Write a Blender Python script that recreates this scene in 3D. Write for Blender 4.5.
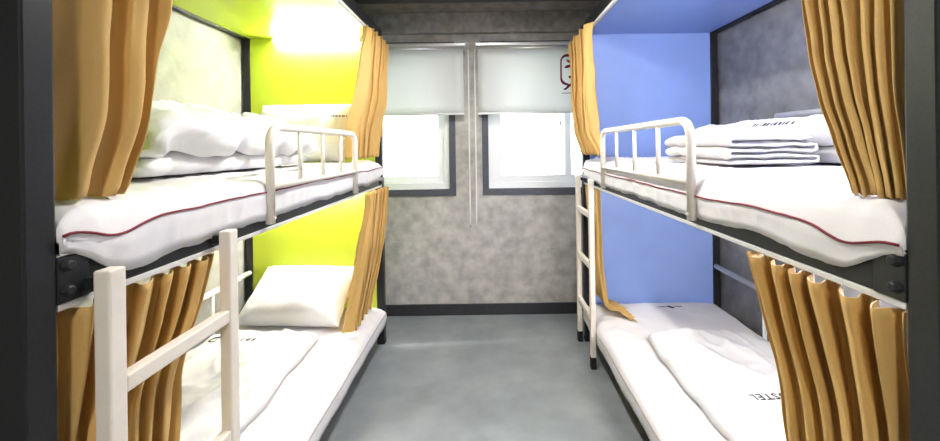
import bpy, bmesh, math, random
from mathutils import Vector, Matrix, noise, Euler

# ------------------------------------------------------------------ clean
for o in list(bpy.data.objects):
    bpy.data.objects.remove(o, do_unlink=True)
scene = bpy.context.scene
C = scene.collection
PI = math.pi

# ------------------------------------------------------------------ camera
CAM_Z = 1.39
cam_d = bpy.data.cameras.new('camera')
cam = bpy.data.objects.new('camera', cam_d)
C.objects.link(cam)
cam_d.sensor_width = 36.0
cam_d.sensor_fit = 'HORIZONTAL'
cam_d.lens = 36.0 * 385.0 / 940.0
cam_d.shift_x = -17.0 / 940.0
cam_d.shift_y = -74.5 / 940.0
cam_d.clip_start = 0.02
ROLL = math.radians(0.8)
cam.matrix_world = Matrix.Translation((0, 0, CAM_Z)) @ Euler((PI / 2, 0, 0)).to_matrix().to_4x4() @ Matrix.Rotation(-ROLL, 4, 'Z')
scene.camera = cam

# ------------------------------------------------------------------ world (overcast daylight outside the windows)
world = bpy.data.worlds.new('world')
scene.world = world
world.use_nodes = True
bg = world.node_tree.nodes['Background']
bg.inputs[0].default_value = (0.93, 0.97, 1.0, 1)
bg.inputs[1].default_value = 4.5

# ------------------------------------------------------------------ lights of the room
CEIL_W = 17.0          # watts of the added aisle fill lamp; the rear ceiling lamp scales from it


def area_light(name, loc, sx, sy, watts, rot=(0, 0, 0), col=(1, 1, 1), parent=None):
    l = bpy.data.lights.new(name, 'AREA')
    l.shape = 'RECTANGLE'
    l.size = sx
    l.size_y = sy
    l.energy = watts
    l.color = col
    o = bpy.data.objects.new(name, l)
    C.objects.link(o)
    o.rotation_euler = rot
    if parent is not None:
        o.parent = parent
        o.location = Vector(loc) - parent.location
    else:
        o.location = loc
    return o


for nm, cx in (('daylight_portal', -0.785), ('daylight_portal', 0.487)):
    p = area_light(nm, (cx, 3.26, 1.62), 0.94, 1.15, 1.0, rot=(-PI / 2, 0, 0))
    p.data.cycles.is_portal = True

# ------------------------------------------------------------------ exposure
vs = scene.view_settings
vs.view_transform = 'Standard'
vs.look = 'None'
vs.gamma = 1.0
vs.use_curve_mapping = False
vs.exposure = 1.0

# ================================================================== materials
MATS = {}


def new_mat(name):
    m = bpy.data.materials.new(name)
    m.use_nodes = True
    MATS[name] = m
    nt = m.node_tree
    return m, nt, nt.nodes['Principled BSDF']


def N(nt, t, **kw):
    n = nt.nodes.new(t)
    for k, v in kw.items():
        setattr(n, k, v)
    return n


def ramp(nt, src, stops):
    r = N(nt, 'ShaderNodeValToRGB')
    e = r.color_ramp.elements
    while len(e) < len(stops):
        e.new(0.5)
    for i, (p, c) in enumerate(stops):
        e[i].position = p
        e[i].color = (c[0], c[1], c[2], 1)
    nt.links.new(src, r.inputs[0])
    return r.outputs[0]


def concrete(name, a, b, rough, scale=1.0, spec=0.3, bump=0.08, stain=0.35):
    m, nt, bs = new_mat(name)
    tc = N(nt, 'ShaderNodeTexCoord')
    n1 = N(nt, 'ShaderNodeTexNoise')
    n1.inputs['Scale'].default_value = 2.6 * scale
    n1.inputs['Detail'].default_value = 9
    n1.inputs['Roughness'].default_value = 0.62
    n1.inputs['Distortion'].default_value = 0.6
    nt.links.new(tc.outputs['Object'], n1.inputs['Vector'])
    c1 = ramp(nt, n1.outputs[0], [(0.3, a), (0.72, b)])
    n2 = N(nt, 'ShaderNodeTexNoise')
    n2.inputs['Scale'].default_value = 11 * scale
    n2.inputs['Detail'].default_value = 7
    nt.links.new(tc.outputs['Object'], n2.inputs['Vector'])
    c2 = ramp(nt, n2.outputs[0], [(0.32, (1 - stain,) * 3), (0.66, (1.0,) * 3)])
    mx = N(nt, 'ShaderNodeMix', data_type='RGBA', blend_type='MULTIPLY')
    mx.inputs[0].default_value = 1.0
    nt.links.new(c1, mx.inputs[6])
    nt.links.new(c2, mx.inputs[7])
    nt.links.new(mx.outputs[2], bs.inputs['Base Color'])
    n3 = N(nt, 'ShaderNodeTexNoise')
    n3.inputs['Scale'].default_value = 60 * scale
    n3.inputs['Detail'].default_value = 4
    nt.links.new(tc.outputs['Object'], n3.inputs['Vector'])
    bp = N(nt, 'ShaderNodeBump')
    bp.inputs['Strength'].default_value = bump
    bp.inputs['Distance'].default_value = 0.01
    nt.links.new(n3.outputs[0], bp.inputs['Height'])
    if bump > 0.025:
        nt.links.new(bp.outputs[0], bs.inputs['Normal'])
    if bump <= 0.025:
        bs.inputs['Roughness'].default_value = rough
        bs.inputs['Specular IOR Level'].default_value = spec
        n1.inputs['Detail'].default_value = 4
        n1.inputs['Distortion'].default_value = 0.2
        n2.inputs['Scale'].default_value = 5.0
        n2.inputs['Detail'].default_value = 4
        return m
    rr = ramp(nt, n1.outputs[0], [(0.3, (rough * 0.8,) * 3), (0.7, (min(1, rough * 1.2),) * 3)])
    nt.links.new(rr, bs.inputs['Roughness'])
    bs.inputs['Specular IOR Level'].default_value = spec
    return m


def plain(name, col, rough=0.5, spec=0.4, metal=0.0, grain=0.06, gscale=40, bump=0.0):
    m, nt, bs = new_mat(name)
    tc = N(nt, 'ShaderNodeTexCoord')
    n1 = N(nt, 'ShaderNodeTexNoise')
    n1.inputs['Scale'].default_value = gscale
    n1.inputs['Detail'].default_value = 4
    nt.links.new(tc.outputs['Object'], n1.inputs['Vector'])
    lo = tuple(c * (1 - grain) for c in col)
    hi = tuple(min(1, c * (1 + grain)) for c in col)
    nt.links.new(ramp(nt, n1.outputs[0], [(0.3, lo), (0.7, hi)]), bs.inputs['Base Color'])
    bs.inputs['Roughness'].default_value = rough
    bs.inputs['Specular IOR Level'].default_value = spec
    bs.inputs['Metallic'].default_value = metal
    if bump:
        bp = N(nt, 'ShaderNodeBump')
        bp.inputs['Strength'].default_value = bump
        bp.inputs['Distance'].default_value = 0.004
        nt.links.new(n1.outputs[0], bp.inputs['Height'])
        nt.links.new(bp.outputs[0], bs.inputs['Normal'])
    return m


def fabric(name, col, transl=0.0, wr=0.25, rough=0.9, sheen=0.2, scale=1.0, ridged=False):
    m, nt, bs = new_mat(name)
    tc = N(nt, 'ShaderNodeTexCoord')
    n0 = N(nt, 'ShaderNodeTexNoise')
    n0.noise_type = 'RIDGED_MULTIFRACTAL' if ridged else 'FBM'
    n0.inputs['Scale'].default_value = (3.2 if ridged else 7) * scale
    n0.inputs['Detail'].default_value = 3 if ridged else 5
    n0.inputs['Distortion'].default_value = 0.9
    nt.links.new(tc.outputs['Object'], n0.inputs['Vector'])
    wv = N(nt, 'ShaderNodeTexNoise')
    wv.inputs['Scale'].default_value = 420
    wv.inputs['Detail'].default_value = 2
    nt.links.new(tc.outputs['Object'], wv.inputs['Vector'])
    lo = tuple(c * 0.95 for c in col)
    nt.links.new(ramp(nt, wv.outputs[0], [(0.35, lo), (0.65, col)]), bs.inputs['Base Color'])
    bs.inputs['Roughness'].default_value = rough
    bs.inputs['Specular IOR Level'].default_value = 0.15
    bs.inputs['Sheen Weight'].default_value = sheen
    b1 = N(nt, 'ShaderNodeBump')
    b1.inputs['Strength'].default_value = wr
    b1.inputs['Distance'].default_value = 0.03
    nt.links.new(n0.outputs[0], b1.inputs['Height'])
    b2 = N(nt, 'ShaderNodeBump')
    b2.inputs['Strength'].default_value = 0.12
    b2.inputs['Distance'].default_value = 0.001
    nt.links.new(wv.outputs[0], b2.inputs['Height'])
    nt.links.new(b1.outputs[0], b2.inputs['Normal'])
    nt.links.new(b2.outputs[0], bs.inputs['Normal'])
    if transl > 0:
        out = nt.nodes['Material Output']
        tr = N(nt, 'ShaderNodeBsdfTranslucent')
        tr.inputs[0].default_value = (*col, 1)
        mx = N(nt, 'ShaderNodeMixShader')
        mx.inputs[0].default_value = transl
        nt.links.new(bs.outputs[0], mx.inputs[1])
        nt.links.new(tr.outputs[0], mx.inputs[2])
        nt.links.new(mx.outputs[0], out.inputs[0])
    return m


def emitter(name, col, strength):
    m, nt, bs = new_mat(name)
    bs.inputs['Base Color'].default_value = (0.9, 0.9, 0.9, 1)
    bs.inputs['Emission Color'].default_value = (*col, 1)
    bs.inputs['Emission Strength'].default_value = strength
    return m


concrete('wall_concrete', (0.42, 0.405, 0.375), (0.60, 0.58, 0.535), 0.75)
concrete('wall_concrete_dark', (0.27, 0.26, 0.245), (0.48, 0.455, 0.43), 0.8, scale=1.4)
concrete('wall_concrete_pale', (0.33, 0.33, 0.31), (0.47, 0.47, 0.44), 0.75, stain=0.2)
concrete('wall_concrete_slate', (0.25, 0.25, 0.255), (0.40, 0.395, 0.405), 0.7)
concrete('floor_concrete', (0.225, 0.25, 0.26), (0.335, 0.36, 0.37), 0.28, scale=0.8, spec=0.5, bump=0.02, stain=0.18)
concrete('ceiling_concrete', (0.22, 0.20, 0.185), (0.36, 0.325, 0.30), 0.85)
plain('dark_steel', (0.015, 0.016, 0.018), rough=0.45, spec=0.32, grain=0.15, bump=0.05, gscale=160)
plain('dark_trim', (0.028, 0.028, 0.034), rough=0.45, grain=0.12)
plain('window_trim', (0.075, 0.08, 0.10), rough=0.5, grain=0.10)
plain('cream_enamel', (0.80, 0.735, 0.65), rough=0.32, spec=0.5, grain=0.03)
plain('white_enamel', (0.82, 0.82, 0.82), rough=0.35, spec=0.5, grain=0.02)
plain('track_plastic', (0.62, 0.61, 0.60), rough=0.4, grain=0.04)
plain('green_laminate', (0.52, 0.64, 0.04), rough=0.35, spec=0.4, grain=0.02, gscale=8)
plain('blue_laminate', (0.27, 0.385, 0.76), rough=0.38, spec=0.4, grain=0.03, gscale=8)
plain('bed_board', (0.45, 0.34, 0.22), rough=0.6, grain=0.15, gscale=14)
plain('rubber', (0.012, 0.012, 0.013), rough=0.7, grain=0.1)
plain('red_piping', (0.20, 0.012, 0.03), rough=0.7, grain=0.1)
plain('grey_piping', (0.42, 0.38, 0.38), rough=0.7, grain=0.1)
plain('print_ink', (0.035, 0.035, 0.05), rough=0.8, grain=0.1)
plain('print_red', (0.14, 0.004, 0.025), rough=0.7, grain=0.1)
plain('print_grey', (0.22, 0.23, 0.26), rough=0.8, grain=0.1)
plain('aluminium', (0.70, 0.70, 0.71), rough=0.35, metal=0.6, grain=0.03)
plain('pvc_white', (0.88, 0.90, 0.92), rough=0.35, grain=0.01)
plain('chain_plastic', (0.70, 0.69, 0.66), rough=0.4, grain=0.03)
fabric('linen_white', (0.80, 0.80, 0.82), wr=0.42, ridged=True)
fabric('sheet_white', (0.77, 0.75, 0.765), wr=0.34, ridged=True)
fabric('blanket_grey', (0.70, 0.675, 0.66), wr=0.35, scale=1.4, ridged=True)
fabric('curtain_gold', (0.62, 0.395, 0.135), transl=0.08, wr=0.06, rough=0.62, sheen=0.08)
fabric('blind_cloth', (0.76, 0.785, 0.775), transl=0.30, wr=0.0, sheen=0.0)
emitter('lamp_glow', (1.0, 0.985, 0.97), 200.0)
emitter('diffuser_glow', (1.0, 0.985, 0.95), 6.0)

m, nt, bs = new_mat('window_glass')
out = nt.nodes['Material Output']
tr = N(nt, 'ShaderNodeBsdfTransparent')
tr.inputs[0].default_value = (0.95, 0.97, 0.97, 1)
gl = N(nt, 'ShaderNodeBsdfGlossy')
gl.inputs['Roughness'].default_value = 0.02
fr = N(nt, 'ShaderNodeFresnel')
fr.inputs[0].default_value = 1.45
mxs = N(nt, 'ShaderNodeMixShader')
nt.links.new(fr.outputs[0], mxs.inputs[0])
nt.links.new(tr.outputs[0], mxs.inputs[1])
nt.links.new(gl.outputs[0], mxs.inputs[2])
nt.links.new(mxs.outputs[0], out.inputs[0])


# ================================================================== object helpers
def world_loc(o):
    v = Vector(o.location)
    while o.parent:
        o = o.parent
        v += o.location
    return v


def link(name, me, mat, parent=None):
    o = bpy.data.objects.new(name, me)
    C.objects.link(o)
    if mat:
        me.materials.append(MATS[mat])
    if parent is not None:
        off = world_loc(parent)
        me.transform(Matrix.Translation(-off))
        o.parent = parent
    return o


def tag(o, label, cat, group=None):
    o['label'] = label
    o['category'] = cat
    if group:
        o['group'] = group
    return o


def thing(name, loc, label, cat, group=None):
    o = bpy.data.objects.new(name, None)
    o.empty_display_size = 0.1
    C.objects.link(o)
    o.location = loc
    return tag(o, label, cat, group)


def rebase(o, loc):
    """put a top-level mesh's origin at loc without moving it"""
    loc = Vector(loc)
    o.data.transform(Matrix.Translation(-loc))
    o.location = loc
    return o


def mesh_bm(name, bm, smooth=False):
    bmesh.ops.recalc_face_normals(bm, faces=bm.faces)
    me = bpy.data.meshes.new(name)
    bm.to_mesh(me)
    bm.free()
    if smooth:
        for p in me.polygons:
            p.use_smooth = True
    return me


def add_box(bm, a, b, bev=0.0):
    a, b = Vector(a), Vector(b)
    lo = Vector((min(a[i], b[i]) for i in range(3)))
    hi = Vector((max(a[i], b[i]) for i in range(3)))
    r = bmesh.ops.create_cube(bm, size=1.0)
    vs_ = r['verts']
    for v in vs_:
        v.co = Vector(((lo[i] + hi[i]) / 2 + v.co[i] * (hi[i] - lo[i]) for i in range(3)))
    if bev > 0:
        es = list({e for v in vs_ for e in v.link_edges})
        bmesh.ops.bevel(bm, geom=es, offset=bev, segments=2, affect='EDGES', profile=0.5)


def box(name, a, b, mat, parent=None, bev=0.003):
    bm = bmesh.new()
    add_box(bm, a, b, bev)
    return link(name, mesh_bm(name, bm), mat, parent)


def boxes(name, lst, mat, parent=None, bev=0.0):
    bm = bmesh.new()
    for a, b in lst:
        add_box(bm, a, b, bev)
    return link(name, mesh_bm(name, bm), mat, parent)


def add_tube(bm, pts, r, seg=10, caps=True, square=False):
    pts = [Vector(p) for p in pts]
    n = len(pts)
    rings = []
    up = None
    for i, p in enumerate(pts):
        if i == 0:
            t = pts[1] - pts[0]
        elif i == n - 1:
            t = pts[-1] - pts[-2]
        else:
            t = (pts[i + 1] - pts[i]).normalized() + (pts[i] - pts[i - 1]).normalized()
        t.normalize()
        if up is None:
            up = Vector((1, 0, 0)) if abs(t.x) < 0.9 else Vector((0, 1, 0))
        a = up - t * up.dot(t)
        a.normalize()
        b = t.cross(a)
        up = a
        rr = r[i] if isinstance(r, (list, tuple)) else r
        ring = []
        for k in range(seg):
            an = 2 * PI * k / seg
            ring.append(bm.verts.new(p + (a * math.cos(an) + b * math.sin(an)) * rr))
        rings.append(ring)
    for i in range(n - 1):
        for k in range(seg):
            bm.faces.new((rings[i][k], rings[i][(k + 1) % seg], rings[i + 1][(k + 1) % seg], rings[i + 1][k]))
    if caps:
        bm.faces.new(rings[0][::-1])
        bm.faces.new(rings[-1])


def tube(name, pts, r, mat, parent=None, seg=10, smooth=True):
    bm = bmesh.new()
    add_tube(bm, pts, r, seg)
    me = mesh_bm(name, bm, smooth)
    return link(name, me, mat, parent)


def lerp(a, b, t):
    return a + (b - a) * t


def sstep(a, b, x):
    t = max(0.0, min(1.0, (x - a) / (b - a)))
    return t * t * (3 - 2 * t)


def fnoise(x, y, z=0.0, oct=3):
    return noise.fractal(Vector((x, y, z)), 0.9, 2.1, oct)


def crease(x, y, z=0.0):
    """thin raised ridges, 0..1"""
    return max(0.0, 1 - abs(noise.noise(Vector((x, y, z)))) * 3.2) ** 3


def grid_mesh(bm, pts, close_u=False):
    """pts[i][j] -> quads"""
    vv = [[bm.verts.new(p) for p in row] for row in pts]
    for i in range(len(vv) - 1):
        m_ = len(vv[i])
        for j in range(m_ if close_u else m_ - 1):
            bm.faces.new((vv[i][j], vv[i][(j + 1) % m_], vv[i + 1][(j + 1) % m_], vv[i + 1][j]))
    return vv


def catmull(pts, per):
    out_ = []
    n = len(pts)
    for i in range(n - 1):
        p0 = pts[max(0, i - 1)]
        p1 = pts[i]
        p2 = pts[i + 1]
        p3 = pts[min(n - 1, i + 2)]
        for k in range(per):
            t = k / per
            out_.append(tuple(0.5 * (2 * b + (c - a) * t + (2 * a - 5 * b + 4 * c - d) * t * t + (-a + 3 * b - 3 * c + d) * t ** 3)
                              for a, b, c, d in zip(p0, p1, p2, p3)))
    out_.append(tuple(pts[-1]))
    return out_


def interp(tab, x):
    """piecewise smooth table lookup; tab sorted by first element"""
    if x <= tab[0][0]:
        return tab[0][1]
    for (a, b), (c, d) in zip(tab, tab[1:]):
        if x <= c:
            return lerp(b, d, sstep(0, 1, (x - a) / (c - a)) * 0.5 + 0.5 * (x - a) / (c - a))
    return tab[-1][1]


# ================================================================== the setting
Y_BACK = 3.18
Y_FRONT = -1.70
X_L, X_R = -1.73, 1.65
Z_CEIL = 2.48


def structure(o):
    o['kind'] = 'structure'
    return o


structure(box('floor', (X_L - 0.1, Y_FRONT - 0.1, -0.1), (X_R + 0.1, Y_BACK + 0.2, 0.0), 'floor_concrete', bev=0))
structure(box('ceiling', (X_L - 0.1, Y_FRONT - 0.1, Z_CEIL), (X_R + 0.1, Y_BACK + 0.2, Z_CEIL + 0.1), 'ceiling_concrete', bev=0))
structure(box('wall_left', (X_L - 0.1, Y_FRONT - 0.1, 0), (X_L, Y_BACK + 0.2, Z_CEIL), 'wall_concrete_pale', bev=0))
structure(box('wall_right', (X_R, Y_FRONT - 0.1, 0), (X_R + 0.1, Y_BACK + 0.2, Z_CEIL), 'wall_concrete_slate', bev=0))
structure(box('wall_front', (X_L, Y_FRONT - 0.1, 0), (X_R, Y_FRONT, Z_CEIL), 'wall_concrete', bev=0))

# back wall with two window openings
W1 = (-1.26, -0.311)
W2 = (0.012, 0.962)
WZ0, WZ1 = 1.036, 2.20
xs = [X_L, W1[0], W1[1], W2[0], W2[1], X_R]
zs = [0, WZ0, WZ1, Z_CEIL]
lst = []
for i in range(5):
    for j in range(3):
        if j == 1 and i in (1, 3):
            continue
        lst.append(((xs[i], Y_BACK, zs[j]), (xs[i + 1], Y_BACK + 0.2, zs[j + 1])))
bm = bmesh.new()
for a, b in lst:
    add_box(bm, a, b)
bmesh.ops.remove_doubles(bm, verts=bm.verts, dist=1e-5)
seen = {}
for f in list(bm.faces):      # drop the inner faces that two neighbours share
    k = tuple(round(c, 4) for c in f.calc_center_median())
    seen.setdefault(k, []).append(f)
dead = [f for fs in seen.values() if len(fs) > 1 for f in fs]
bmesh.ops.delete(bm, geom=dead, context='FACES_ONLY')
structure(link('wall_back', mesh_bm('wall_back', bm), 'wall_concrete'))
# concrete lintel beam above the blinds and its lip
structure(box('trim_1', (X_L, Y_BACK - 0.055, 2.315), (X_R, Y_BACK, Z_CEIL), 'wall_concrete_dark', bev=0.004))
structure(box('trim_2', (X_L, 2.58, 2.452), (X_R, 2.85, Z_CEIL), 'dark_trim', bev=0.003))
structure(box('baseboard_back', (X_L, Y_BACK - 0.014, 0), (X_R, Y_BACK, 0.092), 'dark_trim', bev=0.003))


def make_window(idx, x0, x1, mirror):
    g = 0.052
    # dark surround set on the wall face
    w = boxes('window_%d' % idx, [((x0 - g, Y_BACK - 0.012, WZ0 - g), (x1 + g, Y_BACK + 0.03, WZ0)),
                                  ((x0 - g, Y_BACK - 0.012, WZ1), (x1 + g, Y_BACK + 0.03, WZ1 + g)),
                                  ((x0 - g, Y_BACK - 0.012, WZ0), (x0, Y_BACK + 0.03, WZ1)),
                                  ((x1, Y_BACK - 0.012, WZ0), (x1 + g, Y_BACK + 0.03, WZ1))], 'window_trim')
    structure(w)
    f = 0.05
    ya, yb = Y_BACK + 0.04, Y_BACK + 0.12
    boxes('window_frame', [((x0, ya, WZ0), (x1, yb, WZ0 + f)), ((x0, ya, WZ1 - f), (x1, yb, WZ1)),
                           ((x0, ya, WZ0 + f), (x0 + f, yb, WZ1 - f)), ((x1 - f, ya, WZ0 + f), (x1, yb, WZ1 - f))], 'pvc_white', w)
    split = lerp(x0, x1, 0.70 if not mirror else 0.30)
    for a, b, yy in ((x0 + f, split + 0.03, ya + 0.012), (split - 0.03, x1 - f, ya + 0.046)):
        s = 0.055
        z0, z1 = WZ0 + f, WZ1 - f
        sash = boxes('sash', [((a, yy, z0), (b, yy + 0.03, z0 + s)), ((a, yy, z1 - s), (b, yy + 0.03, z1)),
                              ((a, yy, z0 + s), (a + s, yy + 0.03, z1 - s)), ((b - s, yy, z0 + s), (b, yy + 0.03, z1 - s))], 'pvc_white', w)
        box('pane', (a + s, yy + 0.012, z0 + s), (b - s, yy + 0.016, z1 - s), 'window_glass', sash, bev=0)
    # sash latch
    lx = split - 0.06 if not mirror else split + 0.06
    box('latch', (lx - 0.008, ya + 0.002, 1.55), (lx + 0.008, ya + 0.014, 1.60), 'track_plastic', w, bev=0.002)
    return w


make_window(1, W1[0], W1[1], True)
make_window(2, W2[0], W2[1], False)


def ceiling_lamp(y, watts, label):
    """plain batten luminaire under the ceiling; the one between the beds is added fill"""
    x, z = -0.03, Z_CEIL
    t = thing('ceiling_lamp', (x, y, z), label, 'lamp')
    box('housing', (x - 0.07, y - 0.32, z - 0.05), (x + 0.07, y + 0.32, z), 'white_enamel', t, bev=0.006)
    box('diffuser', (x - 0.055, y - 0.31, z - 0.068), (x + 0.055, y + 0.31, z - 0.05), 'diffuser_glow', t, bev=0.006)
    area_light('lamp_light', (x, y, z - 0.072), 0.11, 0.6, watts, parent=t, col=(1.0, 0.97, 0.93))
    return t


ceiling_lamp(-1.05, CEIL_W * 1.2, 'white batten lamp under the ceiling by the room entrance')
ceiling_lamp(1.75, CEIL_W, 'white batten fill lamp added out of view under the ceiling between the two bunk beds')  # unseen fill lamp, added to lift the back wall and floor

# ================================================================== roller blinds
BZ1, BZ0 = 2.222, 1.643
YB = 3.115


def roller_blind(x0, x1, chain_x, label, chain_z):
    t = thing('roller_blind', ((x0 + x1) / 2, YB, BZ0), label, 'blind')
    bm = bmesh.new()
    add_box(bm, (x0, YB - 0.03, BZ1 - 0.028), (x1, YB + 0.03, BZ1), 0.006)
    link('head_rail', mesh_bm('head_rail', bm), 'aluminium', t)
    tube('roller', [(x0 + 0.01, YB, BZ1 - 0.042), (x1 - 0.01, YB, BZ1 - 0.042)], 0.017, 'aluminium', t, seg=14)
    for xx in (x0, x1 - 0.006):
        box('end_bracket', (xx, YB - 0.032, BZ1 - 0.07), (xx + 0.006, YB + 0.062, BZ1 + 0.002), 'track_plastic', t, bev=0.001)
    # fabric with a very slight bow
    bm = bmesh.new()
    n = 16
    rows = []
    for j in range(9):
        z = lerp(BZ1 - 0.05, BZ0 + 0.012, j / 8)
        rows.append([(lerp(x0 + 0.016, x1 - 0.016, i / n), YB - 0.018 + 0.003 * math.sin(5 * i / n + 2 * j / 8), z) for i in range(n + 1)])
    grid_mesh(bm, rows)
    fab = link('blind_fabric', mesh_bm('blind_fabric', bm, True), 'blind_cloth', t)
    so = fab.modifiers.new('thick', 'SOLIDIFY')
    so.thickness = 0.0012
    box('bottom_bar', (x0 + 0.014, YB - 0.026, BZ0), (x1 - 0.014, YB - 0.010, BZ0 + 0.016), 'aluminium', t, bev=0.004)
    bm = bmesh.new()
    zz = BZ1 - 0.05
    add_tube(bm, [(chain_x, YB - 0.02, zz), (chain_x, YB - 0.02, chain_z + 0.02), (chain_x + 0.002, YB - 0.012, chain_z),
                  (chain_x + 0.003, YB + 0.004, chain_z + 0.02), (chain_x + 0.003, YB + 0.004, zz)], 0.0042, 6)
    link('pull_chain', mesh_bm('pull_chain', bm, True), 'chain_plastic', t)
    return t


roller_blind(-1.30, -0.165, -0.144, 'plain grey roller blind half lowered over the window beside the green bunk', 0.742)
rb2 = roller_blind(-0.083, 1.00, -0.092, 'grey roller blind with a dark red speech bubble print', 0.742)


def flat_strokes(name, strokes, y, mat, parent, width=0.008, th=0.0008):
    """brush strokes given as (x, z) polylines, printed on a plane of constant y"""
    bm = bmesh.new()
    for st in strokes:
        pts = [Vector((p[0], p[1])) for p in st]
        ws = [p[2] if len(p) > 2 else width for p in st]
        L, R = [], []
        for i, p in enumerate(pts):
            d = (pts[min(i + 1, len(pts) - 1)] - pts[max(i - 1, 0)]).normalized()
            nrm = Vector((-d.y, d.x))
            L.append(p + nrm * ws[i] / 2)
            R.append(p - nrm * ws[i] / 2)
        v0 = [bm.verts.new((a.x, y, a.y)) for a in L]
        v1 = [bm.verts.new((a.x, y, a.y)) for a in R]
        for i in range(len(pts) - 1):
            bm.faces.new((v0[i], v0[i + 1], v1[i + 1], v1[i]))
    o = link(name, mesh_bm(name, bm), mat, parent)
    so = o.modifiers.new('thick', 'SOLIDIFY')
    so.thickness = th
    so.offset = 0
    return o


def bubble():
    # outline of the speech bubble: rounded square with a tail at the bottom
    cx, cz, hw, hh, r = 0.685, 1.993, 0.082, 0.116, 0.05
    pts = []
    def corner(ax, az, a0):
        for k in range(6):
            a = a0 - math.radians(90) * k / 5
            pts.append((ax + r * math.cos(a), az + r * math.sin(a)))
    corner(cx + hw - r, cz + hh - r, PI / 2)
    corner(cx + hw - r, cz - hh + r, 0)
    pts.append((cx + 0.03, cz - hh))
    pts.append((cx - 0.005, cz - hh - 0.002))
    pts.append((cx - 0.05, cz - hh - 0.040))
    pts.append((cx - 0.062, cz - hh - 0.043))
    pts.append((cx - 0.038, cz - hh - 0.028))
    pts.append((cx - 0.022, cz - hh + 0.002))
    corner(cx - hw + r, cz - hh + r, -PI / 2)
    corner(cx - hw + r, cz + hh - r, PI)
    pts.append((cx + hw - r, cz + hh))
    wd = []
    for i, p in enumerate(pts):
        wd.append((p[0], p[1], 0.017 + 0.005 * math.sin(i * 0.7)))
    s2 = [[(cx - 0.038, cz + 0.082, 0.004), (cx - 0.024, cz + 0.072, 0.022), (cx - 0.010, cz + 0.054, 0.006)],
          [(cx - 0.055, cz + 0.018, 0.006), (cx - 0.035, cz + 0.024, 0.024), (cx + 0.005, cz + 0.036, 0.020), (cx + 0.045, cz + 0.040, 0.006)],
          [(cx - 0.022, cz - 0.052, 0.006), (cx - 0.012, cz - 0.058, 0.025), (cx + 0.004, cz - 0.062, 0.008)],
          [(cx + 0.02, cz - 0.02, 0.006), (cx + 0.035, cz - 0.05, 0.014), (cx + 0.05, cz - 0.07, 0.005)]]
    flat_strokes('bubble_print', [wd] + s2, YB - 0.0235, 'print_red', rb2)
    zt = 1.806
    dashes = []
    x = 0.607
    rnd = random.Random(4)
    while x < 0.76:
        w = rnd.uniform(0.008, 0.014)
        dashes.append([(x, zt, 0.009), (x + w, zt, 0.009)])
        x += w + 0.003
    flat_strokes('caption_print', dashes, YB - 0.0235, 'print_grey', rb2)


bubble()

# ================================================================== bunk beds
Y_B0, Y_B1 = 2.715, 2.765       # back posts
Z_RAIL0, Z_RAIL1 = 1.125, 1.207
Z_LR0, Z_LR1 = 0.125, 0.200
Z_CAN = 2.17


class Side:
    pass


L = Side(); L.s = -1; L.xa = 0.742; L.xw = 1.715; L.panel = 'green_laminate'; L.f0, L.f1 = 0.614, 0.662
R = Side(); R.s = 1; R.xa = 0.676; R.xw = 1.635; R.panel = 'blue_laminate'; R.f0, R.f1 = 0.576, 0.624


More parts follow.
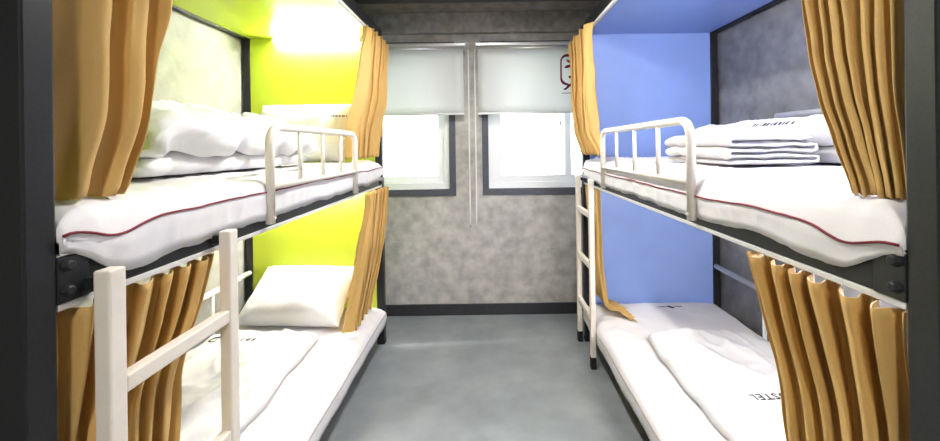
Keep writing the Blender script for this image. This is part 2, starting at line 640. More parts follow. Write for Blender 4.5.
def make_bed(S, label):
    s, xa, xw = S.s, S.xa, S.xw
    Y_F0, Y_F1 = S.f0, S.f1
    root = thing('bunk_bed', (s * (xa + xw) / 2, (Y_F0 + Y_B1) / 2, 0), label, 'bunk bed')
    ZT = 2.235
    pw = 0.05
    # posts
    for x0 in (xa, xw - pw):
        for ya, yb in ((Y_F0, Y_F1), (Y_B0, Y_B1)):
            p = box('post', (s * x0, ya, 0.02), (s * (x0 + pw), yb, ZT), 'dark_steel', root, bev=0.004)
            box('foot', (s * (x0 - 0.001), ya - 0.001, 0), (s * (x0 + pw + 0.001), yb + 0.001, 0.03), 'rubber', p, bev=0.003)
    rails = []
    for z0, z1 in ((Z_RAIL0, Z_RAIL1), (Z_LR0, Z_LR1)):
        for x0, x1 in ((xa + 0.004, xa + 0.034), (xw - 0.034, xw - 0.004)):
            rl = box('side_rail', (s * x0, Y_F1, z0), (s * x1, Y_B0, z1), 'dark_steel', root, bev=0.004)
            rails.append((rl, x0))
        for y0, y1 in ((Y_F0 + 0.008, Y_F1 - 0.008), (Y_B0 + 0.022, Y_B1 - 0.004)):
            box('end_rail', (s * (xa + pw), y0, z0), (s * (xw - pw), y1, z1), 'dark_steel', root, bev=0.004)
        box('bed_base', (s * (xa + 0.036), Y_F1 + 0.004, z1 - 0.036), (s * (xw - 0.036), Y_B0 - 0.004, z1 - 0.018), 'bed_board', root, bev=0.002)
    # bolt plate and bolts at the near end of the upper aisle rail
    rl = rails[0][0]
    for yy in (Y_F1, Y_B0 - 0.052):
        box('bolt_plate', (s * (xa - 0.001), yy, Z_RAIL0 + 0.001), (s * (xa + 0.004), yy + 0.052, Z_RAIL1 - 0.002), 'dark_steel', rl, bev=0.0012)
        for zz in (Z_RAIL0 + 0.022, Z_RAIL1 - 0.016):
            bm = bmesh.new()
            yc = yy + 0.014
            add_tube(bm, [(s * (xa - 0.001), yc, zz), (s * (xa - 0.003), yc, zz), (s * (xa - 0.009), yc, zz), (s * (xa - 0.011), yc, zz)],
                     [0.0105, 0.0105, 0.0085, 0.006], 12)
            link('bolt', mesh_bm('bolt', bm), 'dark_steel', rl)
    # top frame and canopy
    for x0 in (xa + 0.003, xw - 0.043):
        box('top_rail', (s * x0, Y_F1, Z_CAN - 0.012), (s * (x0 + 0.04), Y_B0, ZT - 0.004), 'dark_steel', root, bev=0.003)
    for y0, y1 in ((Y_F0 + 0.004, Y_F1 - 0.004), (Y_B0 + 0.014, Y_B1 - 0.004)):
        box('top_rail', (s * (xa + pw), y0, Z_CAN + 0.004), (s * (xw - pw), y1, ZT - 0.004), 'dark_steel', root, bev=0.003)
    box('canopy_panel', (s * (xa + 0.044), Y_F1 + 0.002, Z_CAN), (s * (xw - 0.044), Y_B0 + 0.012, Z_CAN + 0.018), S.panel, root, bev=0.002)
    # curtain tracks
    for z0, z1 in ((Z_RAIL0 - 0.012, Z_RAIL0), (Z_CAN - 0.030, Z_CAN - 0.012)):
        box('curtain_track', (s * (xa + 0.002), Y_F1 + 0.002, z0), (s * (xa + 0.022), Y_B0 - 0.002, z1), 'track_plastic', root, bev=0.002)
    # laminate panels at both ends, upper and lower berth
    for ya, yb in ((Y_F0 + 0.030, Y_F1 - 0.006), (Y_B0 + 0.004, Y_B0 + 0.020)):
        for z0, z1 in ((Z_RAIL1 + 0.002, Z_CAN - 0.001), (Z_LR1 + 0.002, Z_RAIL0 - 0.002)):
            box('end_panel', (s * (xa + pw + 0.001), ya, z0), (s * (xw - pw - 0.001), yb, z1), S.panel, root, bev=0.0015)
    return root


bedL = make_bed(L, 'dark steel bunk bed with lime green panels and canopy')
bedR = make_bed(R, 'dark steel bunk bed with blue panels and canopy')


def guard_rail(bed, s, x, y0, y1, zb, zt, zm, r=0.0145):
    """inverted U of tube with a lower bar; its upright bars are sub-parts"""
    rc = 0.055
    pts = [(s * x, y0, zb), (s * x, y0, zt - rc)]
    for k in range(1, 7):
        a = PI / 2 * k / 6
        pts.append((s * x, y0 + rc - rc * math.cos(a), zt - rc + rc * math.sin(a)))
    for k in range(0, 7):
        a = PI / 2 * (1 - k / 6)
        pts.append((s * x, y1 - rc + rc * math.cos(a), zt - rc + rc * math.sin(a)))
    pts.append((s * x, y1, zb))
    g = tube('guard_rail', pts, r, 'cream_enamel', bed, seg=14)
    tube('lower_bar', [(s * x, y0, zm), (s * x, y1, zm)], 0.0105, 'cream_enamel', g, seg=10)
    for k in range(1, 4):
        yy = lerp(y0, y1, k / 4)
        tube('bar', [(s * x, yy, zm), (s * x, yy, zt - 0.004)], 0.0085, 'cream_enamel', g, seg=10)
    for yy in (y0, y1):
        for zz in (zb + 0.02,):
            bm = bmesh.new()
            add_tube(bm, [(s * (x - r + 0.002), yy, zz), (s * (x - r - 0.003), yy, zz)], 0.005, 8)
            link('screw', mesh_bm('screw', bm), 'cream_enamel', g)
    return g


guard_rail(bedL, -1, 0.727, 1.288, 2.12, 1.140, 1.465, 1.262)
guard_rail(bedR, 1, 0.661, 1.250, 2.20, 1.140, 1.465, 1.262)


def wall_rail(bed, s, x, y0, y1, zt, zb, posts):
    r = 0.015
    g = tube('wall_rail', [(s * x, y0, zt), (s * x, y1, zt)], 0.017, 'white_enamel', bed, seg=12)
    for yy in posts:
        tube('rail_upright', [(s * x, yy, zb), (s * x, yy, zt)], 0.0115, 'white_enamel', g, seg=10)
    return g


wall_rail(bedL, -1, 1.655, 0.70, 2.665, 0.535, 0.15, (0.95, 1.4, 1.85, 2.30))
wall_rail(bedR, 1, 1.575, 0.70, 2.665, 0.535, 0.15, (0.85, 1.3, 1.75, 2.205))
wall_rail(bedR, 1, 1.585, 0.70, 2.10, 1.530, 1.16, (0.85, 1.66))
wall_rail(bedL, -1, 1.665, 0.70, 1.10, 1.515, 1.16, (0.85,))


def ladder(bed, s, x, y0, y1, ztop, rungs):
    w = 0.034
    for yy in (y0, y1):
        lg = box('ladder_leg', (s * x, yy, 0.03), (s * (x + 0.031), yy + w, ztop), 'cream_enamel', bed, bev=0.004)
        box('rubber_foot', (s * (x - 0.001), yy - 0.001, 0), (s * (x + 0.032), yy + w + 0.001, 0.075), 'rubber', lg, bev=0.003)
    for z in rungs:
        box('ladder_rung', (s * (x + 0.002), y0 + w, z - 0.017), (s * (x + 0.029), y1, z + 0.017), 'cream_enamel', bed, bev=0.004)
    # bracket that ties the ladder to the rail
    for yy in (y0, y1):
        box('ladder_bracket', (s * (x + 0.031), yy + 0.004, Z_RAIL0 + 0.012), (s * (x + 0.054), yy + w - 0.004, Z_RAIL0 + 0.034), 'dark_steel', bed, bev=0.002)


ladder(bedL, -1, 0.690, 0.700, 1.028, 1.172, (0.945, 0.625, 0.305))
ladder(bedR, 1, 0.626, 2.375, 2.715, 1.172, (0.945, 0.625, 0.305))


# ------------------------------------------------------------------ tube lamps in the berths
def tube_lamp(S, y, z, facing, label):
    """slim batten lamp; facing = +1 shines to +y, -1 to -y, always downward too"""
    s = S.s
    xc = s * (S.xa + S.xw) / 2 - s * 0.05
    t = thing('tube_lamp', (xc, y, z), label, 'lamp', 'tube lamps in the berths')
    hl = 0.31
    ya, yb = (y, y + 0.03 * facing)
    box('housing', (xc - hl, ya, z - 0.024), (xc + hl, yb, z), 'white_enamel', t, bev=0.003)
    yc = y + 0.032 * facing
    tube('lamp_tube', [(xc - hl + 0.015, yc, z - 0.026), (xc + hl - 0.015, yc, z - 0.026)], 0.010, 'lamp_glow', t, seg=12)
    for xx in (xc - hl, xc + hl - 0.016):
        box('end_cap', (xx, y + 0.018 * facing, z - 0.040), (xx + 0.016, y + 0.046 * facing, z - 0.012), 'track_plastic', t, bev=0.003)
    return t


tube_lamp(L, Y_B0 + 0.003, Z_CAN - 0.001, -1, 'lit tube lamp under the green canopy of the upper berth')
tube_lamp(L, Y_B0 + 0.003, Z_RAIL0 + 0.02, -1, 'lit tube lamp above the pillow of the green lower berth')
tube_lamp(R, 0.92, Z_CAN - 0.001, 1, 'lit tube lamp under the blue canopy of the upper berth')
tube_lamp(R, 1.02, Z_RAIL1 - 0.037, 1, 'lit tube lamp under the base of the blue upper berth')


# ================================================================== mattresses
def mattress(S, upper, label, seed):
    s, xa, xw = S.s, S.xa, S.xw
    if upper:
        zb, zt, zp0, hem0, zr = 1.190, 1.292, (1.248 if s < 0 else 1.222), (1.158 if s < 0 else 1.152), Z_RAIL1 + 0.004
        over = 0.003
    else:
        zb, zt, zp0, hem0, zr = 0.183, 0.278, 0.232, 0.150, Z_LR1 + 0.004
        over = 0.012
    y0, y1 = S.f1 + 0.001, Y_B0 - 0.004
    n = 190
    rows = []
    pip = []
    for i in range(n + 1):
        t = i / n
        # more stations near the ends
        y = lerp(y0, y1, t)
        e = min(y - y0, y1 - y)
        rc = 0.05
        drop = rc * (1 - math.sqrt(max(0, 1 - max(0, (rc - e) / rc) ** 2))) if e < rc else 0.0
        drop = min(drop, 0.030 if upper else zt - zb - 0.03)
        w1 = fnoise(y * 9, seed, 0.3, 3)
        w2 = fnoise(y * 4, seed + 7, 0.9, 2)
        hem = hem0 + 0.009 * w1 + 0.008 * w2
        zp = zp0 + 0.006 * w2 + 0.003 * w1
        if upper:
            k = 1 - sstep(0.0, 0.13, y - y0)
            hem += 0.050 * k - 0.012 * math.exp(-((y - y0 - 0.16) / 0.07) ** 2)
            zp -= 0.022 * math.exp(-((y - y0 - 0.10) / 0.06) ** 2)
            hem = min(hem, zp - 0.022)
        zp -= drop * 0.15
        zt_ = zt - drop
        zp = min(zp, zt_ - 0.018)
        b = (0.018 if upper else 0.010) * fnoise(y * 17, seed + 3, 0.1, 3)
        g1 = crease(y * 7, seed + 1.3) - 0.35
        g2 = crease(y * 8 + 0.8, seed + 5.9) - 0.35
        ga = 0.009 if upper else 0.005
        prof = [
            (xa - over, hem), (xa - over - 0.003 - ga * g1, lerp(hem, zp, 0.3)), (xa - over - 0.005 - ga * g2 + b * 0.3, lerp(hem, zp, 0.65)),
            (xa - over - 0.006, zp - 0.003), (xa - over - 0.004, zp + 0.004),
            (xa - over + 0.004 - ga * g1, lerp(zp, zt_, 0.45)), (xa + 0.012 - ga * 0.7 * g1, lerp(zp, zt_, 0.78) + ga * g1),
            (xa + 0.045, lerp(zp, zt_, 0.95) + 1.1 * ga * (0.5 * g1 + 0.5 * g2))]
        m_ = 30
        xl, xr = xa + 0.08, xw - 0.085
        for k in range(m_ + 1):
            u = k / m_
            x = lerp(xl, xr, u)
            crown = 0.006 * math.sin(PI * u)
            z = zt_ + crown + 0.0045 * fnoise(x * 5, y * 4, seed, 3) * (1 if e > 0.05 else e / 0.05)
            # tension wrinkles running in from the aisle edge
            z += 0.018 * max(0, 1 - (x - xa) / 0.32) * min(1, (x - xa) / 0.05) * fnoise(y * 15 + x * 9, x * 2.0, seed + 5, 2)
            z += 0.014 * crease(y * 5 + x * 5.5, x * 1.6 - y * 0.6, seed) * (0.35 + 0.65 * max(0, 1 - (x - xa) / 0.35)) * min(1, e / 0.06)
            prof.append((x, z))
        prof += [(xw - 0.055, lerp(zp0, zt_, 0.5)), (xw - 0.045, lerp(zb, zt_, 0.4)), (xw - 0.05, zb),
                 (xw - 0.3, zb), (xa + 0.3, zb), (xa + 0.045, zb), (xa + 0.042, zr), (xa + 0.02, zr + 0.001), (xa - 0.002, zr), (xa - over + 0.006, min(zr - 0.005, lerp(hem, zp, 0.6))), (xa - over + 0.004, hem + 0.001)]
        rows.append([(s * x, y, z) for x, z in prof])
        pip.append((s * (xa - over - 0.0075), y, zp + 0.0005))
    bm = bmesh.new()
    vv = grid_mesh(bm, rows, close_u=True)
    bm.faces.new(vv[0])
    bm.faces.new(vv[-1])
    bmesh.ops.triangulate(bm, faces=[f for f in bm.faces if len(f.verts) > 4])
    o = link('mattress', mesh_bm('mattress', bm, True), 'sheet_white')
    rebase(o, (s * (xa + xw) / 2, (y0 + y1) / 2, zb))
    tag(o, label, 'mattress')
    tube('piping', pip, 0.0026 if upper else 0.0022, 'red_piping' if upper else 'grey_piping', o, seg=6)
    return o


mattress(L, True, 'white sheeted mattress with red piping on the green upper berth', 3.1)
mattress(R, True, 'white sheeted mattress with red piping on the blue upper berth', 8.4)
mattress(L, False, 'white sheeted mattress on the green lower berth', 15.2)
mat_rl = mattress(R, False, 'white sheeted mattress on the blue lower berth', 22.7)
ZM_U, ZM_L = 1.305, 0.290


# ================================================================== bedding
def pillow(name, w, d, h, loc, rot, label, mat='linen_white', seed=1.0, group=None):
    """w along local x, d along local y, h thickness"""
    n, m_ = 30, 22
    bm = bmesh.new()
    def pt(u, v, sgn):
        a, b = abs(u), abs(v)
        # pinched corners: edges bow inwards
        x = u * w / 2 * (1 - 0.05 * (1 - b ** 2) * a ** 4)
        y = v * d / 2 * (1 - 0.06 * (1 - a ** 2) * b ** 4)
        z = (max(0, 1 - a ** 3.2) ** 0.5) * (max(0, 1 - b ** 3.2) ** 0.5) * h / 2
        wr = 0.012 * fnoise(u * 2.6 + seed, v * 2.2, seed, 3) + 0.010 * crease(u * 2.4, v * 1.6, seed + 2) + 0.004 * fnoise(u * 8, v * 7, seed, 2)
        edge = min(1, (1 - max(a, b)) * 6)
        z = z + wr * edge * sgn * 1.0
        return Vector((x, y, sgn * max(z, 0.004) if sgn > 0 else -max(-(sgn * max(z, 0.004)), 0.004)))
    us = [math.sin(lerp(-PI / 2, PI / 2, i / n)) for i in range(n + 1)]
    vs2 = [math.sin(lerp(-PI / 2, PI / 2, j / m_)) for j in range(m_ + 1)]
    top = grid_mesh(bm, [[pt(u, v, 1) for v in vs2] for u in us])
    bot = grid_mesh(bm, [[pt(u, v, -1) for v in vs2] for u in us])
    def loop(g):
        return g[0][:] + [r[-1] for r in g[1:]] + g[-1][-2::-1] + [r[0] for r in g[-2:0:-1]]
    a, b = loop(top), loop(bot)
    for i in range(len(a)):
        j = (i + 1) % len(a)
        bm.faces.new((a[i], a[j], b[j], b[i]))
    me = mesh_bm(name, bm, True)
    me.transform(Euler(rot).to_matrix().to_4x4())
    o = link(name, me, mat)
    o.location = loc
    tag(o, label, 'pillow', group)
    return o


def drop_to(o, z):
    """rest the lowest vertex of a top-level mesh on height z"""
    lo = min(v.co.z for v in o.data.vertices)
    o.location.z = z - lo


def folded(name, layers, t, wx, y0, y1, x0, zbase, s, rise, label, cat, mat, seed, skew=0.0, rough_amp=1.0):
    """a cloth folded in zigzag: the fold pattern shows at the ends (y0, y1), rounded folds on the aisle side.
    x runs from the aisle side (x0) to the wall (x0 + wx); rise lifts the wall side"""
    cl = []
    hw = wx / 2
    r = t * 0.55
    for k in range(layers):
        z = t * (k + 0.5)
        a, b = (-hw, hw) if k % 2 == 0 else (hw, -hw)
        m_ = 20
        for i in range(m_ + 1):
            u = i / m_
            cl.append((lerp(a, b, u), z))
        if k < layers - 1:
            sg = 1 if b > 0 else -1
            cl.append((b + sg * r * 0.55, z + t * 0.22))
            cl.append((b + sg * r * 0.70, z + t * 0.5))
            cl.append((b + sg * r * 0.55, z + t * 0.78))
    n = len(cl)
    ny = 70
    rows = []
    for j in range(ny + 1):
        q = j / ny
        y = lerp(y0, y1, q)
        e = min(q, 1 - q) * (y1 - y0)
        thin = 0.35 + 0.65 * sstep(0, 0.035, e)
        Lp, Rp = [], []
        for i, (x, z) in enumerate(cl):
            p0 = cl[max(0, i - 1)]
            p1 = cl[min(n - 1, i + 1)]
            dx, dz = p1[0] - p0[0], p1[1] - p0[1]
            l_ = math.hypot(dx, dz) or 1
            nx, nz = -dz / l_, dx / l_
            h = t * 0.47 * thin
            if i in (0, n - 1):
                h *= 0.45
            for sg, dst in ((1, Lp), (-1, Rp)):
                px = x + nx * h * sg
                pz = z + nz * h * sg
                dst.append((px, pz))
        prof = Lp + Rp[::-1]
        row = []
        for (px, pz) in prof:
            u = (px + hw) / wx
            wob = rough_amp * (0.012 * fnoise(px * 4 + seed, y * 4, pz * 6 + seed, 2) + 0.005 * fnoise(px * 12, y * 12, pz * 14 + seed, 2))
            wob += rough_amp * 0.014 * crease(px * 3 + pz * 8, y * 5.5 + pz * 5, seed) - rough_amp * 0.012 * crease(px * 7, y * 4, pz * 9 + seed)
            zz = pz * (1 + rise * sstep(0.0, 1.0, u)) + wob * min(1, max(0.0, pz / t)) \
                - 0.010 * rough_amp * (pz / (layers * t)) * (1 - sstep(0, 0.10, e)) * 2
            xx = x0 + hw + px + wob * 0.9 + skew * (q - 0.5)
            yy = y + rough_amp * 0.018 * fnoise(px * 3, pz * 22 + seed, seed * 2, 2) * (1 if q < 0.5 else -1)
            row.append((s * xx, yy, zbase + max(zz, 0.0)))
        rows.append(row)
    bm = bmesh.new()
    vv = grid_mesh(bm, rows, close_u=True)
    # end caps follow the folded strip
    for row in (vv[0], vv[-1]):
        for i in range(n - 1):
            bm.faces.new((row[i], row[i + 1], row[2 * n - 2 - i], row[2 * n - 1 - i]))
    o = link(name, mesh_bm(name, bm, True), mat)
    rebase(o, (s * (x0 + hw), (y0 + y1) / 2, zbase))
    tag(o, label, cat)
    return o


def text_mesh(name, txt, size, mat, parent, fn, shear=0.0, spacing=1.0):
    """flat lettering laid on a surface: fn(u, v) -> world point"""
    cu = bpy.data.curves.new(name, 'FONT')
    cu.body = txt
    cu.size = size
    cu.shear = shear
    cu.space_character = spacing
    cu.offset = size * 0.022
    cu.align_x = 'CENTER'
    cu.resolution_u = 2
    to = bpy.data.objects.new(name, cu)
    C.objects.link(to)
    dg = bpy.context.evaluated_depsgraph_get()
    me = bpy.data.meshes.new_from_object(to.evaluated_get(dg))
    bpy.data.objects.remove(to, do_unlink=True)
    me.materials.clear()
    for v in me.vertices:
        v.co = fn(v.co.x, v.co.y)
    o = link(name, me, mat, parent)
    return o


class Spread:
    """a loosely laid duvet: height field over a rounded outline"""
    def __init__(self, x0, x1, y0, y1, zbase, th, seed, folds, corner=0.10, s=1, amp=1.0, calm=None):
        self.__dict__.update(locals())

    def inside(self, u, v):
        return min(u, 1 - u, v, 1 - v)

    def h(self, X, Y):
        x, y = abs(X), Y
        e = min((x - self.x0), (self.x1 - x), (y - self.y0), (self.y1 - y))
        prof = math.sqrt(max(0.0, 1 - max(0.0, 1 - e / 0.07) ** 2)) if e > 0 else 0.0
        z = self.th * prof
        k = 1.0
        if self.calm:      # a smooth patch of cloth
            k = sstep(0.7, 1.3, math.hypot((x - self.calm[0]) / self.calm[2], (y - self.calm[1]) / self.calm[3]))
        z += k * self.amp * prof * (0.016 * fnoise(x * 2.6, y * 2.6, self.seed, 2) + 0.006 * fnoise(x * 8, y * 8, self.seed + 4, 3)
                                 + 0.020 * crease(x * 4 + y * 1.5, y * 2.0, self.seed) + 0.012 * crease(x * 7, y * 5, self.seed + 3))
        for (ax, ay, bx, by, wd, ht) in self.folds:
            dx, dy = bx - ax, by - ay
            l2 = dx * dx + dy * dy
            t = ((x - ax) * dx + (y - ay) * dy) / l2
            wob = 0.02 * fnoise(t * 4, self.seed, ax, 2)
            d = abs((x - ax) * dy - (y - ay) * dx) / math.sqrt(l2) + wob
            z += k * prof * ht * math.exp(-(d / wd) ** 2) * sstep(-0.1, 0.12, t) * (1 - sstep(0.85, 1.15, t))
        return self.zbase + max(z, 0.003 if e > 0 else 0.0)

    def build(self, label, cat='duvet', mat='linen_white', nx=64, ny=84):
        rows, low = [], []
        for j in range(ny + 1):
            v = j / ny
            r1, r2 = [], []
            for i in range(nx + 1):
                u = i / nx
                # round the outline a little and let the edge wander
                x = lerp(self.x0, self.x1, u)
                y = lerp(self.y0, self.y1, v)
                cx, cy = (self.x0 + self.x1) / 2, (self.y0 + self.y1) / 2
                z = self.h(x, y)
                a = 2 * u - 1
                b = 2 * v - 1
                k = 1 - 0.035 * (a * a * b * b) ** 1.0 * 2
                wx_ = 0.022 * fnoise(b * 2.2, self.seed, 1.7, 3)
                wy_ = 0.030 * fnoise(a * 2.0, self.seed, 5.1, 3)
                X = cx + (x - cx) * k + wx_ * abs(a) ** 3
                Y_ = cy + (y - cy) * k + wy_ * abs(b) ** 3
                r1.append((self.s * X, Y_, z))
                r2.append((self.s * X, Y_, self.zbase))
            rows.append(r1)
            low.append(r2)
        bm = bmesh.new()
        top = grid_mesh(bm, rows)
        bot = grid_mesh(bm, low)
        def loop(g):
            return g[0][:] + [r[-1] for r in g[1:]] + g[-1][-2::-1] + [r[0] for r in g[-2:0:-1]]
        a, b = loop(top), loop(bot)
        for i in range(len(a)):
            j = (i + 1) % len(a)
            bm.faces.new((a[i], a[j], b[j], b[i]))
        o = link('duvet', mesh_bm('duvet', bm, True), mat)
        rebase(o, (self.s * (self.x0 + self.x1) / 2, (self.y0 + self.y1) / 2, self.zbase))
        tag(o, label, cat)
        return o


# --- green upper berth: folded duvet and a pillow stood against the panel
folded('folded_duvet', 3, 0.070, 0.56, 1.12, 2.06, 0.98, ZM_U + 0.002, -1, 0.42,
       'thick white duvet folded in three on the green upper berth', 'duvet', 'linen_white', 2.3, skew=-0.05, rough_amp=1.7)
pil_u = pillow('pillow', 0.62, 0.42, 0.19, (-1.215, 2.545, 1.5), (math.radians(66), 0, 0),
           'plump white pillow propped against the upper green panel', seed=2.0)
drop_to(pil_u, ZM_U - 0.004)

# --- green lower berth: pillow leaning on the panel, duvet spread over the near half
p = pillow('pillow', 0.66, 0.43, 0.20, (-1.225, 2.505, 0.5), (math.radians(34), 0, math.radians(-3)),
           'white pillow leaning against the lower green panel', seed=6.0)
drop_to(p, ZM_L - 0.004)
dl = Spread(0.965, 1.615, 0.80, 2.27, ZM_L + 0.004, 0.042, 4.4,
            [(0.99, 2.14, 1.28, 1.35, 0.030, 0.035), (1.02, 1.92, 1.36, 1.2, 0.022, 0.028), (1.05, 1.50, 1.30, 0.95, 0.025, 0.03),
             (1.30, 1.9, 1.55, 1.5, 0.03, 0.02), (1.35, 1.25, 1.60, 1.05, 0.03, 0.05)], s=-1, calm=(1.42, 2.13, 0.22, 0.09))
duv = dl.build('rumpled white duvet spread on the green lower berth')


from mathutils.bvhtree import BVHTree


def caster(o, axis):
    """(u, v) -> point on the skin of a top-level mesh, seen along axis ('z' from above, 'x' from the aisle, 'y' from the front)"""
    t = BVHTree.FromPolygons([o.matrix_basis @ v.co for v in o.data.vertices], [tuple(p.vertices) for p in o.data.polygons])
    def fn(u, v):
        if axis == 'z':
            org, d = Vector((u, v, 3.0)), Vector((0, 0, -1))
        elif axis == 'x':
            org, d = Vector((0.0, u, v)), Vector((1, 0, 0))
        else:
            org, d = Vector((u, 0.0, v)), Vector((0, 1, 0))
        hit = t.ray_cast(org, d)
        return (hit[0] - d * 0.003) if hit[0] else org + d
    return fn


def placed(fn, cx, cy, ang=0.0):
    ca, sa = math.cos(ang), math.sin(ang)
    return lambda u, v: fn(cx + u * ca - v * sa, cy + u * sa + v * ca)


def dash_print(name, fn, strokes, mat, parent):
    """strokes: polylines of (u, v, width) laid on the surface"""
    bm = bmesh.new()
    for st in strokes:
        a, b = [], []
        for i_, p_ in enumerate(st):
            q0, q1 = st[max(0, i_ - 1)], st[min(len(st) - 1, i_ + 1)]
            d = Vector((q1[0] - q0[0], q1[1] - q0[1])).normalized()
            nx_, ny_ = -d.y * p_[2] / 2, d.x * p_[2] / 2
            a.append(bm.verts.new(fn(p_[0] + nx_, p_[1] + ny_)))
            b.append(bm.verts.new(fn(p_[0] - nx_, p_[1] - ny_)))
        for i_ in range(len(st) - 1):
            bm.faces.new((a[i_], a[i_ + 1], b[i_ + 1], b[i_]))
    return link(name, mesh_bm(name, bm), mat, parent)


fz = caster(duv, 'z')
text_mesh('script_print', 'C', 0.080, 'print_ink', duv, placed(fz, -1.535, 2.105), shear=0.4)
text_mesh('name_print', 'ares', 0.056, 'print_ink', duv, placed(fz, -1.350, 2.115), spacing=1.2)
fp = caster(pil_u, 'y')
dash_print('pillow_print', fp, [[(-1.02 + 0.018 * k, 1.600, 0.012), (-1.007 + 0.018 * k, 1.600, 0.012)] for k in range(6)], 'print_grey', pil_u)

# --- blue upper berth: folded grey-white blanket with a white duvet
folded('folded_blanket', 5, 0.0235, 0.30, 1.38, 1.88, 0.88, ZM_U + 0.002, 1, 0.05,
       'pale grey blanket folded in layers behind the guard rail of the blue upper berth', 'blanket', 'blanket_grey', 5.5, rough_amp=0.6)
fd = folded('folded_duvet', 3, 0.060, 0.255, 0.98, 2.36, 1.265, ZM_U + 0.002, 1, 0.10,
       'puffy white duvet folded beside the wall rail of the blue upper berth', 'duvet', 'linen_white', 9.1, rough_amp=0.8)

fx = caster(fd, 'x')
rnd = random.Random(9)
st = []
yy = 1.78
while yy > 1.54:
    w_ = rnd.uniform(0.008, 0.02)
    st.append([(yy, 1.468, 0.013), (yy - w_, 1.468, 0.013)])
    yy -= w_ + rnd.uniform(0.004, 0.016)
dash_print('edge_print', fx, st, 'print_ink', fd)

# --- blue lower berth: flat duvet with printed hostel name
dr = Spread(0.865, 1.50, 0.74, 2.20, ZM_L + 0.004, 0.048, 11.7,
            [(1.0, 1.5, 1.14, 1.0, 0.03, 0.015), (1.25, 1.95, 1.42, 1.55, 0.02, 0.02)], s=1, amp=0.9, calm=(1.168, 1.60, 0.19, 0.10))
duv = dr.build('white duvet lying across the middle of the blue lower berth')
text_mesh('hostel_print', 'HOSTEL', 0.052, 'print_ink', duv, placed(caster(duv, 'z'), 1.168, 1.60, PI + 0.06), spacing=1.15)
fm = caster(mat_rl, 'z')
dash_print('emblem_print', fm, [[(1.13, 2.60, 0.006), (1.17, 2.603, 0.011), (1.20, 2.60, 0.008)], [(1.205, 2.612, 0.012), (1.218, 2.60, 0.024), (1.232, 2.585, 0.02), (1.245, 2.59, 0.01)],
                              [(1.25, 2.603, 0.008), (1.28, 2.603, 0.012), (1.305, 2.604, 0.006)]], 'print_ink', mat_rl)


# ================================================================== curtains
def curtain(S, name, xt, ztop, zbot, y0tab, y1tab, nf, amp, label, seed, xtab=None, tri=0.25, warp=None, amp_tab=None,
            overhang=0.5, nu=190, nv=44, zcurl=0.0, group=None, header=0.0, ridge=0.6, knife=0.0, ztab=None, fine=0.12):
    """cloth hung on the track at |x| = xt. y0tab / y1tab: (v, y) edges; xtab: (v, shift into the bed);
    nf folds of depth amp (towards the aisle is negative)"""
    s = S.s
    rows = []
    rnd = random.Random(seed)
    ph = [rnd.uniform(-0.5, 0.5) for _ in range(40)]
    am = [rnd.uniform(0.65, 1.2) for _ in range(40)]
    for j in range(nv + 1):
        v = j / nv
        z = interp(ztab, v) if ztab else lerp(ztop, zbot, v)
        ya, yb = interp(y0tab, v), interp(y1tab, v)
        xs_ = interp(xtab, v) if xtab else 0.0
        A = amp * (interp(amp_tab, v) if amp_tab else 1.0)
        row = []
        for i in range(nu + 1):
            u = i / nu
            uw = warp(u) if warp else u
            uw2 = uw + 0.35 / nf * fnoise(uw * nf * 0.45 + seed, v * 0.8, seed * 1.3, 2)
            f = uw2 * nf
            k = int(max(0, min(38, math.floor(f))))
            fr_ = f - k
            a = lerp(am[k], am[k + 1], sstep(0, 1, fr_))
            ang = 2 * PI * f + 0.5 * fnoise(f * 0.6, v * 2.2, seed + 9, 2)
            sn = math.sin(ang)
            trw = 2 / PI * math.asin(max(-1, min(1, sn)))
            rdg = 1 - 2 * abs(math.sin(ang / 2))
            wv_ = lerp(lerp(sn, rdg, ridge), trw, tri * (1 - 0.8 * sstep(0.08, 0.45, v)))
            off = A * a * wv_ + fine * A * math.sin(2 * PI * f * 2.63 + 2.0 * fnoise(f * 0.5, v * 1.5, seed + 4, 2)) * (0.5 + 0.5 * sstep(0, 0.1, v)) + A * 0.25 * fnoise(f * 0.8, v * 3, seed + 2, 2)
            oh = overhang * A * a * math.sin(2 * ang) * -0.5
            y = lerp(ya, yb, u) + (oh + knife * off) * min(1, 6 * u, 6 * (1 - u))
            x = xt + xs_ + off
            if y > Y_B0 - 0.012:      # the cloth passes on the aisle side of the post
                x = min(x, S.xa - 0.005 + 0.25 * min(0.0, off))
            zz = z + 0.006 * fnoise(u * 6, seed, v, 2) * (1 if v > 0.5 else 0) + header * (0.5 + 0.5 * sn) * (1 - sstep(0, 0.06, v))
            row.append((s * x, y, zz))
        rows.append(row)
    bm = bmesh.new()
    grid_mesh(bm, rows)
    o = link(name, mesh_bm(name, bm, True), 'curtain_gold')
    rebase(o, (s * (xt + interp(xtab, 1.0) if xtab else s * xt), (y0tab[-1][1] + y1tab[-1][1]) / 2, zbot))
    so = o.modifiers.new('thick', 'SOLIDIFY')
    so.thickness = 0.0028
    so.offset = 0
    tag(o, label, 'curtain', group)
    return o


ZCU = Z_CAN - 0.034
ZCL = Z_RAIL0 - 0.016
# green bed, near upper: broad smooth face and two folds
curtain(L, 'curtain', 0.772, ZCU, 1.299, [(0, 0.672), (1, 0.675)], [(0, 1.0), (0.5, 0.921), (0.68, 0.885), (0.84, 0.867), (0.97, 0.848), (1, 0.835)], 2.6, 0.036,
        'golden curtain with one broad smooth face at the near post of the green upper berth', 11,
        xtab=[(0, 0.0), (0.8, 0.0), (1, 0.03)], tri=0.0, warp=lambda u: u ** 1.5, overhang=0.4, ridge=0.35)
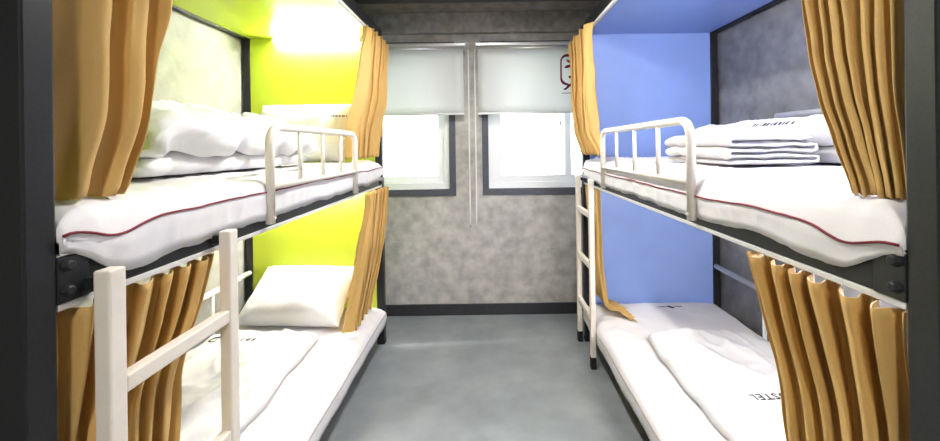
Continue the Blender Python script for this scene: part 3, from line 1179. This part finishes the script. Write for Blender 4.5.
# green bed, near lower: pleated header
curtain(L, 'curtain', 0.754, ZCL - 0.004, 0.30, [(0, 0.672), (1, 0.678)], [(0, 1.065), (0.12, 1.04), (0.35, 0.955), (1, 0.90)], 6.5, 0.030,
        'golden curtain with a pleated header behind the ladder of the green lower berth', 23, tri=0.95,
        amp_tab=[(0, 1.0), (0.15, 0.9), (0.5, 0.8), (1, 1.0)], overhang=0.4, header=0.0, ridge=0.5, knife=0.7, xtab=[(0, 0.0), (0.3, 0.02), (1, 0.03)])
# green bed, far upper
curtain(L, 'curtain', 0.722, ZCU, ZM_U + 0.022, [(0, 2.34), (0.35, 2.26), (0.8, 2.19), (1, 2.22)], [(0, 2.80), (0.5, 2.76), (1, 2.68)], 5.0, 0.040,
        'golden curtain gathered beside the window at the end of the green upper berth', 31, overhang=1.0, ridge=0.9, fine=0.15,
        xtab=[(0, 0.0), (0.5, 0.01), (0.8, 0.045), (1, 0.06)])
# green bed, far lower
curtain(L, 'curtain', 0.730, ZCL, ZM_L + 0.012, [(0, 2.36), (0.4, 2.28), (1, 2.26)], [(0, 2.78), (0.5, 2.70), (1, 2.62)], 5.0, 0.036,
        'golden curtain gathered beside the pillow of the green lower berth', 37, overhang=1.0, ridge=0.9, fine=0.15,
        xtab=[(0, 0.0), (0.4, 0.02), (1, 0.10)])
# blue bed, near upper: many even folds narrowing to the bottom
curtain(R, 'curtain', 0.700, ZCU, 1.288, [(0, 0.634), (1, 0.642)], [(0, 0.94), (0.5, 0.85), (0.66, 0.829), (0.77, 0.805), (0.87, 0.782), (1, 0.755)], 7.5, 0.016,
        'golden curtain of many even folds at the near post of the blue upper berth', 41, tri=0.0, overhang=0.8,
        xtab=[(0, 0.0), (0.75, 0.0), (1, 0.02)])
# blue bed, near lower: pleated header
curtain(R, 'curtain', 0.682, ZCL - 0.004, 0.30, [(0, 0.634), (1, 0.640)], [(0, 1.01), (0.12, 0.985), (0.4, 0.925), (1, 0.885)], 6.5, 0.030,
        'golden curtain with a pleated header at the near post of the blue lower berth', 47, tri=0.95,
        amp_tab=[(0, 1.0), (0.15, 0.9), (0.5, 0.8), (1, 1.0)], overhang=0.4, header=0.0, ridge=0.5, knife=0.7, xtab=[(0, 0.0), (0.3, 0.02), (1, 0.03)])
# blue bed, far upper
curtain(R, 'curtain', 0.638, ZCU, ZM_U + 0.020, [(0, 2.34), (0.5, 2.32), (0.85, 2.30), (1, 2.26)], [(0, 2.86), (0.3, 2.80), (1, 2.72)], 4.5, 0.044,
        'golden curtain gathered over the speech bubble blind at the end of the blue upper berth', 53, overhang=1.0, ridge=0.9, fine=0.15,
        xtab=[(0, 0.0), (0.8, 0.0), (1, 0.05)])
# blue bed, far lower, its hem thrown onto the mattress
curtain(R, 'curtain', 0.700, ZCL, ZM_L + 0.014, [(0, 2.42), (0.5, 2.45), (0.8, 2.44), (1, 2.36)], [(0, 2.70), (0.5, 2.69), (1, 2.58)], 4.5, 0.018,
        'golden curtain behind the ladder of the blue lower berth', 59, overhang=0.6,
        xtab=[(0, 0.0), (0.4, 0.015), (0.7, 0.05), (0.78, 0.085), (0.9, 0.15), (1, 0.20)], nv=60,
        ztab=[(0, ZCL), (0.72, ZM_L + 0.07), (0.78, ZM_L + 0.045), (0.86, ZM_L + 0.050), (0.93, ZM_L + 0.030), (1, ZM_L + 0.012)])
